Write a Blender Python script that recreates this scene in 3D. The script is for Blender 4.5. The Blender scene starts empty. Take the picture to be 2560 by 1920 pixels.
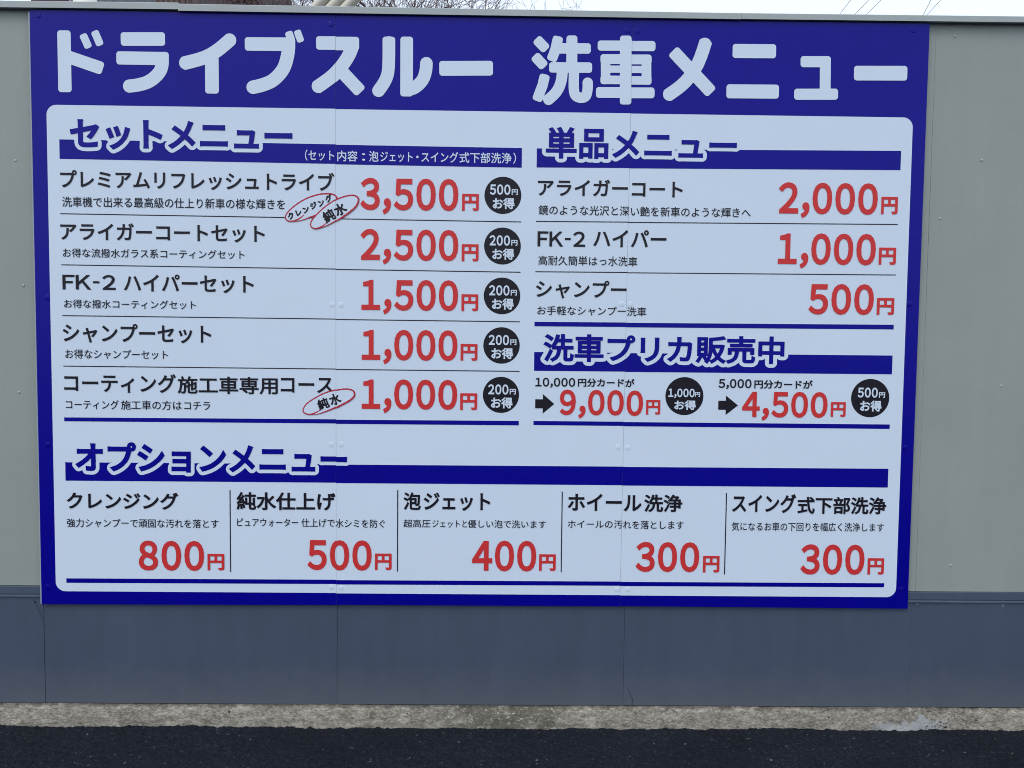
import bpy, bmesh, math, random
import numpy as np
from mathutils import Vector, Matrix
R = math.radians
sc = bpy.context.scene
COL = sc.collection

# ------------------------------------------------------------------ camera
CAM = Vector((0.0702, -2.3858, 1.2119))
def cam_axes(pitch, yaw, roll):
    f = Vector((-math.sin(yaw)*math.cos(pitch), math.cos(yaw)*math.cos(pitch), math.sin(pitch)))
    r = f.cross(Vector((0, 0, 1))).normalized(); u = r.cross(f)
    return r*math.cos(roll)+u*math.sin(roll), -r*math.sin(roll)+u*math.cos(roll), f
CR, CU, CF = cam_axes(R(-2.8825), R(-0.6911), R(0.5929))
cd = bpy.data.cameras.new('camera'); co = bpy.data.objects.new('camera', cd); COL.objects.link(co)
cd.sensor_width = 36; cd.lens = 36*1923/2560; cd.clip_start = 0.05; cd.clip_end = 500
M = Matrix.Identity(4)
for i in range(3):
    M[i][0], M[i][1], M[i][2], M[i][3] = CR[i], CU[i], -CF[i], CAM[i]
co.matrix_world = M
sc.camera = co

# ------------------------------------------------------------------ world, sun, exposure
SUN_EL, SUN_AZ = 52.0, 215.0          # azimuth clockwise from +Y (north): behind the camera, to its left
w = bpy.data.worlds.new('World'); sc.world = w; w.use_nodes = True
nt = w.node_tree; bg = nt.nodes['Background']
sky = nt.nodes.new('ShaderNodeTexSky'); sky.sky_type = 'NISHITA'; sky.sun_disc = False
sky.sun_elevation = R(SUN_EL); sky.sun_rotation = R(SUN_AZ)
sky.air_density = 1.6; sky.dust_density = 6.0; sky.ozone_density = 1.0
mix = nt.nodes.new('ShaderNodeMix'); mix.data_type = 'RGBA'; mix.blend_type = 'MIX'
mix.inputs[0].default_value = 0.7                       # thin high overcast over the whole sky
nt.links.new(sky.outputs[0], mix.inputs[6]); mix.inputs[7].default_value = (8.5, 9.6, 11.3, 1)
nt.links.new(mix.outputs[2], bg.inputs[0]); bg.inputs[1].default_value = 0.12
sd = bpy.data.lights.new('sun', 'SUN'); so = bpy.data.objects.new('sun', sd); COL.objects.link(so)
sd.energy = 0.6; sd.angle = R(25); sd.color = (1.0, 0.96, 0.9)
az = R(SUN_AZ); el = R(SUN_EL)
so.rotation_euler = Vector((math.sin(az)*math.cos(el), math.cos(az)*math.cos(el), math.sin(el))).to_track_quat('Z', 'Y').to_euler()
sc.view_settings.view_transform = 'Standard'; sc.view_settings.look = 'None'
sc.view_settings.gamma = 1; sc.view_settings.exposure = 0.3
sc.render.engine = 'CYCLES'
sc.cycles.filter_width = 1.0

# ------------------------------------------------------------------ helpers
def mesh_obj(name, verts, faces, mat=None, parent=None, smooth=False):
    me = bpy.data.meshes.new(name); me.from_pydata(verts, [], faces); me.update()
    if mat: me.materials.append(mat)
    if smooth:
        me.polygons.foreach_set('use_smooth', [True]*len(me.polygons))
    o = bpy.data.objects.new(name, me); COL.objects.link(o)
    if parent: o.parent = parent
    return o
def empty(name, loc=(0, 0, 0)):
    o = bpy.data.objects.new(name, None); COL.objects.link(o); o.location = loc; o.empty_display_size = .1
    return o
def tag(o, label=None, cat=None, group=None, kind=None):
    for k, v in (('label', label), ('category', cat), ('group', group), ('kind', kind)):
        if v: o[k] = v
    return o
def box(x0, x1, y0, y1, z0, z1):
    v = [(x, y, z) for z in (z0, z1) for y in (y0, y1) for x in (x0, x1)]
    return v, [(0, 2, 3, 1), (4, 5, 7, 6), (0, 1, 5, 4), (2, 6, 7, 3), (0, 4, 6, 2), (1, 3, 7, 5)]
class MB:
    def __init__(s): s.v = []; s.f = []
    def add(s, v, f):
        n = len(s.v); s.v += list(v); s.f += [tuple(i+n for i in q) for q in f]; return s
    def box(s, *a): return s.add(*box(*a))
    def tube(s, pts, rads, n=8, caps=True):
        pts = [Vector(p) for p in pts]
        if not hasattr(rads, '__len__'): rads = [rads]*len(pts)
        vs = []; fs = []; ref = None
        for i, p in enumerate(pts):
            t = (pts[min(i+1, len(pts)-1)]-pts[max(i-1, 0)]).normalized()
            if ref is None: ref = Vector((0, 0, 1)) if abs(t.z) < .9 else Vector((1, 0, 0))
            a = (ref-t*ref.dot(t)).normalized(); ref = a; b = t.cross(a)
            for k in range(n):
                an = 2*math.pi*k/n; q = p+(a*math.cos(an)+b*math.sin(an))*rads[i]; vs.append(q[:])
        for i in range(len(pts)-1):
            for k in range(n):
                k2 = (k+1) % n; fs.append((i*n+k, i*n+k2, (i+1)*n+k2, (i+1)*n+k))
        if caps:
            fs.append(tuple(range(n-1, -1, -1))); m = (len(pts)-1)*n; fs.append(tuple(m+k for k in range(n)))
        return s.add(vs, fs)
    def obj(s, name, mat, parent=None, smooth=False): return mesh_obj(name, s.v, s.f, mat, parent, smooth)
def bevel(o, width=.002, seg=2):
    bm = bmesh.new(); bm.from_mesh(o.data)
    bmesh.ops.bevel(bm, geom=bm.edges[:], offset=width, segments=seg, affect='EDGES', profile=.5)
    bm.to_mesh(o.data); bm.free(); return o

def vnoise(x, y, seed=0):
    """smooth lattice value noise, numpy arrays, -1..1"""
    xi = np.floor(x).astype(np.int64); yi = np.floor(y).astype(np.int64); fx = x-xi; fy = y-yi
    fx = fx*fx*(3-2*fx); fy = fy*fy*(3-2*fy)
    def h(a, b):
        n = (a*374761393+b*668265263+seed*974711) & 0xffffffff
        n = ((n ^ (n >> 13))*1274126177) & 0xffffffff
        n = n ^ (n >> 16)
        return (n & 0xffff)/32767.5-1
    return (h(xi, yi)*(1-fx)+h(xi+1, yi)*fx)*(1-fy)+(h(xi, yi+1)*(1-fx)+h(xi+1, yi+1)*fx)*fy

# ------------------------------------------------------------------ materials
def mat(name, col, rough=.6, spec=.5, noise=0, nscale=8, bump=0, bscale=200, coat=0, metal=0, bdist=.001):
    m = bpy.data.materials.new(name); m.use_nodes = True; t = m.node_tree; b = t.nodes['Principled BSDF']
    b.inputs['Base Color'].default_value = (*col, 1); b.inputs['Roughness'].default_value = rough
    b.inputs['Specular IOR Level'].default_value = spec; b.inputs['Metallic'].default_value = metal
    if coat: b.inputs['Coat Weight'].default_value = coat; b.inputs['Coat Roughness'].default_value = .12
    tc = t.nodes.new('ShaderNodeTexCoord')
    if noise:
        n = t.nodes.new('ShaderNodeTexNoise'); n.inputs['Scale'].default_value = nscale; n.inputs['Detail'].default_value = 6
        n.inputs['Roughness'].default_value = .65
        t.links.new(tc.outputs['Object'], n.inputs['Vector'])
        r = t.nodes.new('ShaderNodeMapRange'); r.inputs[1].default_value = .3; r.inputs[2].default_value = .7
        r.inputs[3].default_value = 1-noise; r.inputs[4].default_value = 1+noise
        t.links.new(n.outputs['Fac'], r.inputs[0])
        h = t.nodes.new('ShaderNodeMix'); h.data_type = 'RGBA'; h.blend_type = 'MULTIPLY'; h.inputs[0].default_value = 1
        h.inputs[6].default_value = (*col, 1); t.links.new(r.outputs[0], h.inputs[7]); t.links.new(h.outputs[2], b.inputs['Base Color'])
    if bump:
        n2 = t.nodes.new('ShaderNodeTexNoise'); n2.inputs['Scale'].default_value = bscale; n2.inputs['Detail'].default_value = 5
        t.links.new(tc.outputs['Object'], n2.inputs['Vector'])
        bp = t.nodes.new('ShaderNodeBump'); bp.inputs['Strength'].default_value = bump; bp.inputs['Distance'].default_value = bdist
        t.links.new(n2.outputs['Fac'], bp.inputs['Height']); t.links.new(bp.outputs[0], b.inputs['Normal'])
    return m
PR = dict(rough=.30, spec=.175, bump=.05, bscale=14, bdist=.004)      # the laminated print: satin gloss, a little wavy
WHITE = (.59, .69, .815)
M_WHITE = mat('white_print', WHITE, noise=.012, nscale=5, **PR)
M_BLUE = mat('blue_print', (.001, .0, .235), noise=.05, nscale=3, **PR)
M_RED = mat('red_print', (.565, .036, .038), **PR)
M_BLACK = mat('black_print', (.012, .011, .018), **PR)
M_RING = mat('ring_print', (.42, .028, .055), **PR)
M_EDGE = mat('board_edge', (.27, .32, .38), rough=.5)
M_CAPW = mat('white_cap', (.59, .69, .81), rough=.3, spec=.175)
M_CAPB = mat('blue_cap', (.001, .0, .225), rough=.3, spec=.175)
M_WALL = mat('greige_paint', (.267, .30, .284), rough=.55, spec=.35, noise=.05, nscale=2.2, bump=.35, bscale=260, bdist=.0012)
M_SKIRT = mat('slate_paint', (.053, .073, .116), rough=.55, spec=.35, noise=.07, nscale=2.5, bump=.35, bscale=220, bdist=.0012)
def weather(m, dust, ztop, streak):
    t = m.node_tree; N = t.nodes; L = t.links.new; b = N['Principled BSDF']; src = b.inputs['Base Color'].links[0].from_socket
    tc = N.new('ShaderNodeTexCoord'); mp = N.new('ShaderNodeMapping'); L(tc.outputs['Object'], mp.inputs[0]); mp.inputs['Scale'].default_value = (1, 1, .09)
    n = N.new('ShaderNodeTexNoise'); n.inputs['Scale'].default_value = 24; n.inputs['Detail'].default_value = 6; L(mp.outputs[0], n.inputs['Vector'])
    mr = N.new('ShaderNodeMapRange'); mr.inputs[1].default_value = .35; mr.inputs[2].default_value = .65; mr.inputs[3].default_value = 1-streak; mr.inputs[4].default_value = 1+streak; L(n.outputs['Fac'], mr.inputs[0])
    x = N.new('ShaderNodeMix'); x.data_type = 'RGBA'; x.blend_type = 'MULTIPLY'; x.inputs[0].default_value = 1; L(src, x.inputs[6]); L(mr.outputs[0], x.inputs[7]); out = x.outputs[2]
    if dust:
        s_ = N.new('ShaderNodeSeparateXYZ'); L(tc.outputs['Object'], s_.inputs[0])
        n2 = N.new('ShaderNodeTexNoise'); n2.inputs['Scale'].default_value = 13; n2.inputs['Detail'].default_value = 9; n2.inputs['Roughness'].default_value = .75; L(tc.outputs['Object'], n2.inputs['Vector'])
        a = N.new('ShaderNodeMath'); a.operation = 'MULTIPLY_ADD'; L(n2.outputs['Fac'], a.inputs[0]); a.inputs[1].default_value = -.16; L(s_.outputs[2], a.inputs[2])
        d = N.new('ShaderNodeMapRange'); d.inputs[1].default_value = -.012; d.inputs[2].default_value = ztop-.08; d.inputs[3].default_value = .42; d.inputs[4].default_value = 0; L(a.outputs[0], d.inputs[0])
        y = N.new('ShaderNodeMix'); y.data_type = 'RGBA'; L(d.outputs[0], y.inputs[0]); L(out, y.inputs[6]); y.inputs[7].default_value = (*dust, 1); out = y.outputs[2]
    L(out, b.inputs['Base Color'])
weather(M_SKIRT, (.125, .13, .135), .20, .035); weather(M_WALL, None, 0, .014)
M_COPING = mat('coping_paint', (.33, .37, .375), rough=.5, noise=.06, nscale=4, bump=.2, bscale=120)
M_DARK = mat('gap_dark', (.02, .02, .024), rough=.9)
M_SCREW = mat('painted_screw', (.10, .125, .17), rough=.5)
M_SCREWL = mat('painted_screw_light', (.36, .39, .36), rough=.5)

# ------------------------------------------------------------------ glyph engine: any weight of a character as clean flat geometry
G = 104                                      # cells per em
_raw = {}; _gl = {}
fc = bpy.data.curves.new('glyph_source', 'FONT'); fc.resolution_u = 4
fo = bpy.data.objects.new('glyph_source', fc); COL.objects.link(fo)
def raw(ch):
    if ch not in _raw:
        fc.body = ch; dg = bpy.context.evaluated_depsgraph_get(); dg.update()
        me = bpy.data.meshes.new_from_object(fo.evaluated_get(dg))
        v = np.array([q.co[:2] for q in me.vertices]); fs = []
        for p in me.polygons:
            q = list(p.vertices)
            a = sum(v[q[i-1]][0]*v[q[i]][1]-v[q[i]][0]*v[q[i-1]][1] for i in range(len(q)))
            if abs(a) < 1e-12: continue
            fs.append(tuple(q if a > 0 else q[::-1]))
        bpy.data.meshes.remove(me)
        seen = {}
        for q in fs:
            for i in range(len(q)): seen[(q[i-1], q[i])] = 1
        edges = [e for e in seen if (e[1], e[0]) not in seen]
        _raw[ch] = (v, fs, edges)
    return _raw[ch]
def marching(F, xs, ys):
    """filled region F>0 of a sampled field as polygons; full cells of a row merged into one quad"""
    V = []; FA = []
    ny, nx = F.shape; I = F > 0
    full = I[:-1, :-1] & I[1:, :-1] & I[:-1, 1:] & I[1:, 1:]
    anyc = I[:-1, :-1] | I[1:, :-1] | I[:-1, 1:] | I[1:, 1:]
    for j in range(ny-1):
        i = 0; row = full[j]
        while i < nx-1:
            if row[i]:
                k = i
                while k < nx-1 and row[k]: k += 1
                n = len(V); V += [(xs[i], ys[j]), (xs[k], ys[j]), (xs[k], ys[j+1]), (xs[i], ys[j+1])]; FA.append((n, n+1, n+2, n+3)); i = k
            else:
                if anyc[j, i]:
                    c = [(j, i), (j, i+1), (j+1, i+1), (j+1, i)]; pts = []
                    for a in range(4):
                        p, q = c[a], c[(a+1) % 4]; fp, fq = F[p], F[q]
                        if fp > 0: pts.append((xs[p[1]], ys[p[0]]))
                        if (fp > 0) != (fq > 0):
                            t = fp/(fp-fq); pts.append((xs[p[1]]+(xs[q[1]]-xs[p[1]])*t, ys[p[0]]+(ys[q[0]]-ys[p[0]])*t))
                    if len(pts) > 2: n = len(V); V += pts; FA.append(tuple(range(n, n+len(pts))))
                i += 1
    return np.array(V).reshape(-1, 2), FA
def glyph(ch, dil, rnd=False):
    """(verts, faces, ink box) of one character at em 1, thickened by dil with sharp or round corners"""
    k = (ch, round(dil, 4), rnd)
    if k in _gl: return _gl[k]
    v, fs, edges = raw(ch)
    if not fs: _gl[k] = (np.zeros((0, 2)), [], (0, 0, .3, .3)); return _gl[k]
    if dil <= 0: V, FA = v, fs
    else:
        A = np.array([v[a] for a, b in edges]); B = np.array([v[b] for a, b in edges]); D = B-A; L = np.hypot(D[:, 0], D[:, 1])+1e-12
        N = np.stack([D[:, 1], -D[:, 0]], 1)/L[:, None]
        nxt = {a: i for i, (a, b) in enumerate(edges)}; prv = {b: i for i, (a, b) in enumerate(edges)}
        m = dil+2.5/G
        xs = np.arange(v[:, 0].min()-m, v[:, 0].max()+m, 1/G); ys = np.arange(v[:, 1].min()-m, v[:, 1].max()+m, 1/G)
        X, Y = np.meshgrid(xs, ys); P = np.stack([X.ravel(), Y.ravel()], 1)
        best = np.full(len(P), 9.); arg = np.zeros(len(P), int); end = np.zeros(len(P), int); ins = np.zeros(len(P), bool)
        for i in range(len(A)):
            r = P-A[i]; t = (r@D[i])/(L[i]**2); tc = np.clip(t, 0, 1); q = r-tc[:, None]*D[i]; d = np.hypot(q[:, 0], q[:, 1])
            s = d < best; best[s] = d[s]; arg[s] = i; end[s] = np.where(t[s] <= 0, -1, np.where(t[s] >= 1, 1, 0))
            y0, y1 = A[i][1], B[i][1]
            if y0 != y1:
                c = (P[:, 1] >= min(y0, y1)) & (P[:, 1] < max(y0, y1)); c &= P[:, 0] < A[i][0]+(P[:, 1]-y0)/(y1-y0)*D[i][0]; ins ^= c
        if not rnd:
            for i, (a, b) in enumerate(edges):
                j = nxt.get(b)
                if j is None: continue
                cr = (D[i][0]*D[j][1]-D[i][1]*D[j][0])/(L[i]*L[j]); dt = (D[i]@D[j])/(L[i]*L[j])
                if cr > .4 and dt > -.6:
                    s = ((arg == i) & (end == 1)) | ((arg == j) & (end == -1)); s &= ~ins
                    r = P[s]-v[b]; best[s] = np.maximum(r@N[i], r@N[j])
        F = (np.where(ins, best, -best)+dil).reshape(X.shape)
        V, FA = marching(F, xs, ys)
    _gl[k] = (V, FA, (V[:, 0].min(), V[:, 1].min(), V[:, 0].max(), V[:, 1].max()))
    return _gl[k]
HALF = {c: .575 for c in '０１２３４５６７８９'}
HALF.update({'，': .285, 'Ｆ': .60, 'Ｋ': .68, '－': .42})
def layout(s, dil, rnd=False):
    V = []; FA = []; x = 0; boxes = []; n = 0
    for ch in s:
        v, f, b = glyph(ch, dil, rnd); v = v.copy(); adv = 1.0
        if ch in HALF:
            adv = HALF[ch]
            if ch in '０１２３４５６７８９，':          # figures share one pitch, set a little apart
                z0 = glyph('０', dil, rnd)[2]; adv = (z0[2]-z0[0])/.86*(.48 if ch == '，' else 1)
            if ch == '－': v[:, 0] = (v[:, 0]-.5)*.36+.5
            c = (b[0]+b[2])/2
            v[:, 0] += x+adv/2-c
        else: v[:, 0] += x
        boxes.append((v[:, 0].min(), v[:, 1].min(), v[:, 0].max(), v[:, 1].max()) if len(v) else None)
        V.append(v); FA += [tuple(i+n for i in q) for q in f]; n += len(v); x += adv
    return np.concatenate(V), FA, boxes

# ------------------------------------------------------------------ the sign
SIGN_L, SIGN_R, SIGN_B, SIGN_T = -1.3645, 1.3630, .3885, 2.2056
def seam_x(i, z): return -.4462 if i == 0 else .4488+.0042*(z-.9)
sign = empty('menu_sign', (0, 0, SIGN_B))
tag(sign, 'big blue and white Japanese menu sign with red prices fixed to the wall', 'sign')
LIFT = dict(field=.0004, bar=.0008, halo=.0012, ink=.0016, ring=.0020, ringink=.0024)
def cut_seams(o):
    """the print is applied to three boards: cut it at the joints; the boards sit a millimetre out of line"""
    me = o.data; xs = np.empty(len(me.vertices)*3); me.vertices.foreach_get('co', xs); X = xs[0::3]
    for i in (0, 1):
        s = seam_x(i, 1.2)
        if X.min() < s-.003 and X.max() > s+.003:
            bm = bmesh.new(); bm.from_mesh(me)
            no = Vector((1, 0, 0)) if i == 0 else Vector((1, 0, -.0042)).normalized()
            c = Vector((seam_x(i, .9), 0, .9))
            for sg in (-1, 1):
                bmesh.ops.bisect_plane(bm, geom=bm.verts[:]+bm.edges[:]+bm.faces[:], plane_co=c+no*sg*.00028, plane_no=no, dist=1e-6)
            kill = [f for f in bm.faces if abs((f.calc_center_median()-c).dot(no)) < .00024]
            bmesh.ops.delete(bm, geom=kill, context='FACES')
            for v in bm.verts:
                if (v.co-c).dot(no) > 0: v.co.z += (-.0012, -.0009)[i]
            bm.to_mesh(me); bm.free()
def flat(name, pts, faces, lift, m, parent=None, cut=True):
    o = mesh_obj(name, [(x, -lift, z) for x, z in pts], faces, m, parent or sign)
    if cut: cut_seams(o)
    o.parent = parent or sign
    o.matrix_parent_inverse = Matrix.Translation(-Vector(sign.location))
    if parent and parent is not sign: o.matrix_parent_inverse = Matrix.Identity(4)
    return o
def mmv(L): return [(x/1000, z/1000) for x, z in L]
# three boards
ends = [SIGN_L]+[None, None]+[SIGN_R]
bz = [(.3875, .3905), (.3915, .3920), (.3930, .3905)]
for i in range(3):
    def lx(z, i=i): return SIGN_L-.0006*(2.2-z) if i == 0 else seam_x(i-1, z)+.0003
    def rx(z, i=i): return SIGN_R-.002*(2.2-z)/1.8 if i == 2 else seam_x(i, z)-.0003
    b0, b1 = bz[i]; t = SIGN_T
    v = [(lx(b0), 0, b0), (rx(b1), 0, b1), (rx(t), 0, t), (lx(t), 0, t)]
    v += [(x, .003, z) for x, y, z in v]
    o = mesh_obj('board', v, [(0, 1, 2, 3), (7, 6, 5, 4), (0, 4, 5, 1), (1, 5, 6, 2), (2, 6, 7, 3), (3, 7, 4, 0)], M_BLUE, sign)
    o.data.materials.append(M_EDGE)
    for p in o.data.polygons:
        if p.index: p.material_index = 1
    o.matrix_parent_inverse = Matrix.Translation(-Vector(sign.location))
# board rim on the left: the bare edge of the board shows beside the print
o = mesh_obj('rim_strip', *box(SIGN_L-.0050, SIGN_L-.0013, .0006, .0032, .389, 2.20), M_EDGE, sign)
o.matrix_parent_inverse = Matrix.Translation(-Vector(sign.location))
# white field with rounded corners
def rounded(x0, x1, z0, z1, r, n=10):
    P = []
    for cx, cz, a0 in ((x1-r, z1-r, 0), (x0+r, z1-r, 90), (x0+r, z0+r, 180), (x1-r, z0+r, 270)):
        for k in range(n+1):
            a = R(a0+90*k/n); P.append((cx+r*math.cos(a), cz+r*math.sin(a)))
    return P
P = rounded(-1.3202, 1.3218, .4295, 1.9250, .030)
def warp(x, z):   # printed edges run very slightly out of true
    if z < 1.0:
        return (x, z+(-.0045 if x < -.9 else .003 if abs(x) < .7 else -.001)*min(1, (1.0-z)*1.8))
    return (x, z)
Q = []
for k, p in enumerate(P):
    Q.append(p)
flat('white_field', Q, [tuple(range(len(Q)))], LIFT['field'], M_WHITE)

def text(name, segs, m, lift, dil=0, rnd=False, parent=None, ref=None):
    """segs: (string, x0, x1, (ref char, top, bottom)) in mm on the sign"""
    V = []; FA = []; n = 0
    for s, x0, x1, (rc, zt, zb) in segs:
        v, f, bx = layout(s, dil, rnd)
        rb = glyph(rc, dil, rnd)[2]
        sx = (x1-x0)/(max(b[2] for b in bx)-min(b[0] for b in bx)); x_0 = min(b[0] for b in bx)
        sz = (zt-zb)/(rb[3]-rb[1])
        q = np.stack([x0+(v[:, 0]-x_0)*sx, zb+(v[:, 1]-rb[1])*sz], 1)/1000
        V.append(q); FA += [tuple(i+n for i in g) for g in f]; n += len(q)
    return flat(name, np.concatenate(V), FA, lift, m, parent)
def quad(name, x0, x1, zl, zr, m, lift, parent=None):
    return flat(name, mmv([(x0, zl[1]), (x1, zr[1]), (x1, zr[0]), (x0, zl[0])]), [(0, 1, 2, 3)], lift, m, parent)

# title: round-cornered brush-width strokes
T1 = [(41, [(-1263, 2146), (-1263, 1963)]), (39, [(-1258, 2070), (-1148, 2034)]), (24, [(-1207, 2136), (-1189, 2095)]), (24, [(-1172, 2146), (-1154, 2103)]), (41, [(-1093, 2123), (-960, 2125)]), (40, [(-1107, 2067), (-969, 2067), (-971, 2042), (-983, 2020), (-1009, 1999), (-1041, 1988), (-1075, 1983)]), (41, [(-758, 2131), (-801, 2095), (-844, 2071), (-911, 2052)]), (42, [(-820, 2078), (-820, 1965)]), (41, [(-720, 2114), (-588, 2115), (-591, 2083), (-604, 2042), (-632, 2010), (-664, 1994), (-703, 1984)]), (24, [(-589, 2153), (-578, 2123)]), (22, [(-563, 2157), (-550, 2122)]), (41, [(-505, 2120), (-395, 2121), (-400, 2100), (-418, 2067), (-453, 2025), (-509, 1984)]), (40, [(-427, 2037), (-369, 1977)]), (39, [(-285, 2143), (-286, 2052), (-295, 2014), (-321, 1975)]), (39, [(-231, 2144), (-231, 1985), (-206, 1993), (-183, 2015), (-173, 2043), (-171, 2070)]), (45, [(-132, 2051), (31, 2054)])]
T2 = [(32, [(161, 2144), (194, 2111)]), (32, [(156, 2094), (189, 2060)]), (32, [(190, 2038), (183, 2006), (165, 1958)]), (32, [(219, 2116), (328, 2117)]), (32, [(229, 2152), (221, 2114), (208, 2078)]), (34, [(270, 2155), (271, 2060)]), (32, [(202, 2059), (333, 2060)]), (34, [(243, 2056), (239, 2018), (225, 1986), (196, 1958)]), (32, [(278, 2056), (279, 1987), (295, 1970), (314, 1974), (320, 1995), (320, 2019)]), (31, [(349, 2126), (525, 2128)]), (30, [(358, 2086), (514, 2088)]), (29, [(373, 2099), (375, 2011)]), (30, [(498, 2101), (500, 2013)]), (22, [(361, 2056), (512, 2058)]), (26, [(359, 2024), (515, 2025)]), (33, [(346, 1986), (525, 1988)]), (36, [(434, 2157), (437, 1951)]), (40, [(680, 2149), (655, 2076), (616, 2020), (560, 1977)]), (40, [(578, 2115), (700, 1991)]), (43, [(761, 2117), (894, 2118)]), (43, [(745, 1996), (906, 1997)]), (34, [(970, 2088), (1046, 2089), (1048, 2001)]), (34, [(953, 1990), (1088, 1992)]), (45, [(1135, 2056), (1299, 2058)])]
def title(strokes, cell=1.7, r=9.0):
    al = [p for w_, q in strokes for p in q]; x0 = min(p[0] for p in al)-30; x1 = max(p[0] for p in al)+30; z0 = min(p[1] for p in al)-30; z1 = max(p[1] for p in al)+30
    xs = np.arange(x0, x1, cell); zs = np.arange(z0, z1, cell); X, Z = np.meshgrid(xs, zs); F = np.full(X.shape, -50.)
    for w_, pts in strokes:
        h = w_*.978/2; rr = min(r, h*.62); n = len(pts)
        # smooth bent strokes
        pts = [np.array(p, float) for p in pts]
        for i in range(n-1):
            a, b = pts[i].copy(), pts[i+1].copy(); d = (b-a)/np.hypot(*(b-a))
            if i == 0: a += d*rr
            if i == n-2: b -= d*rr
            c = (a+b)/2; hl = np.hypot(*(b-a))/2; dx = X-c[0]; dz = Z-c[1]
            u = np.abs(dx*d[0]+dz*d[1])-hl; v = np.abs(-dx*d[1]+dz*d[0])-(h-rr)
            sd_ = np.hypot(np.maximum(u, 0), np.maximum(v, 0))+np.minimum(np.maximum(u, v), 0)
            F = np.maximum(F, rr-sd_)
            if i < n-2:
                d2 = pts[i+2]-pts[i+1]; d2 = d2/np.hypot(*d2)
                if d@d2 > .35: F = np.maximum(F, h-np.hypot(X-pts[i+1][0], Z-pts[i+1][1]))
                else:          # square outer corner
                    e = np.maximum(np.abs(X-pts[i+1][0]), np.abs(Z-pts[i+1][1]))-(h-rr)
                    ex = np.maximum(np.abs(X-pts[i+1][0])-(h-rr), 0); ez = np.maximum(np.abs(Z-pts[i+1][1])-(h-rr), 0)
                    F = np.maximum(F, rr-np.where(e > 0, np.hypot(ex, ez), e))
    V, FA = marching(F, xs, zs)
    return V/1000, FA
def smooth_stroke(s):
    w_, p = s
    if len(p) < 4: return s
    q = [p[0]]
    sharp = 2 if (abs(p[1][1]-p[0][1]) < 4 and len(p) > 4) else 1
    if w_ == 39 and p[1] == (-231, 1985): sharp = 2
    k = sharp-1
    out = list(p[:k+1]); c = p[k:]
    for i in range(len(c)-1):
        p0 = c[max(i-1, 0)]; p1 = c[i]; p2 = c[i+1]; p3 = c[min(i+2, len(c)-1)]
        for t in (.25, .5, .75, 1):
            out.append(tuple(.5*((2*p1[j])+(-p0[j]+p2[j])*t+(2*p0[j]-5*p1[j]+4*p2[j]-p3[j])*t*t+(-p0[j]+3*p1[j]-3*p2[j]+p3[j])*t**3) for j in (0, 1)))
    return (w_, out)
v1, f1 = title([smooth_stroke(s) for s in T1]); v2, f2 = title([smooth_stroke(s) for s in T2])
flat('title_lettering', np.concatenate([v1, v2]), f1+[tuple(i+len(v1) for i in q) for q in f2], LIFT['bar'], M_WHITE)

# section headings: bar, white outline, lettering
HEADS = [('セットメニュー', -1250.7, -577.6, ('セ', 1883, 1798.8), (-1283, 121.9, (1822, 1763.6), (1815.8, 1756.5))),
         ('単品メニュー', 194.9, 781.0, ('単', 1879.9, 1784.0), (167.4, 1288.5, (1814.2, 1756.6), (1822.4, 1763.8))),
         ('洗車プリカ販売中', 194.4, 945.2, ('洗', 1248.5, 1161.7), (166.8, 1284.3, (1191.9, 1133.5), (1193.2, 1134.5))),
         ('オプションメニュー', -1252.7, -412.1, ('オ', 895.3, 809.0), (-1283.6, 1283.7, (835.5, 778), (839, 779.5)))]
DIL_H = .038
for s, x0, x1, rf, (bx0, bx1, zl, zr) in HEADS:
    DIL_H = .030 if s[0] in '単洗' else .038          # the headings with kanji are cut a little lighter
    bar = quad('heading_bar', bx0, bx1, zl, zr, M_BLUE, LIFT['bar'])
    # outline = lettering grown by about 11 mm
    v, f, bb = layout(s, DIL_H); rb = glyph(rf[0], DIL_H)[2]
    em = (rf[1]-rf[2])/(rb[3]-rb[1]); gr = 11.3/em
    hv, hf, hb = layout(s, DIL_H+gr, True)
    sx = (x1-x0)/(max(b[2] for b in bb)-min(b[0] for b in bb)); X0 = min(b[0] for b in bb)
    q = np.stack([x0+(hv[:, 0]-X0)*sx, rf[2]+(hv[:, 1]-rb[1])*em], 1)/1000
    # neighbouring outlines overlap: give each its own hair of height
    o = mesh_obj('heading_outline', [(x, -LIFT['halo'], z) for x, z in q], hf, M_WHITE, bar)
    cnt = 0
    for gi, ch in enumerate(s):
        gv = glyph(ch, DIL_H+gr, True)[0]
        for k in range(len(gv)): o.data.vertices[cnt+k].co.y -= .00012*(gi % 2)
        cnt += len(gv)
    bm = bmesh.new(); bm.from_mesh(o.data)          # the outline is printed only where it crosses the bar
    tl = Vector((bx0/1000, 0, zl[0]/1000+.0004)); tr = Vector((bx1/1000, 0, zr[0]/1000+.0004)); d = (tr-tl).normalized()
    bmesh.ops.bisect_plane(bm, geom=bm.verts[:]+bm.edges[:]+bm.faces[:], plane_co=tl, plane_no=Vector((-d.z, 0, d.x)), clear_outer=True, dist=1e-7)
    bm.to_mesh(o.data); bm.free()
    cut_seams(o)
    text('heading_lettering', [(s, x0, x1, rf)], M_BLUE, LIFT['ink'], DIL_H, parent=bar)
    if s == 'セットメニュー':
        rr = ('内', 1800.5, 1768.4)
        text('heading_note', [(a, b, c, rr) for a, b, c in (('（セット', -539.3, -450.7), ('内容', -441.1, -379.4), ('：', -365.9, -356.3), ('泡', -344.7, -315.8), ('ジェット', -310, -211.6), ('・', -200.7, -193.4), ('スイング', -185.3, -72.4), ('式下部洗浄', -68.6, 90.5), ('）', 95.5, 104))], M_WHITE, LIFT['ink'], .010, parent=bar)

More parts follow.
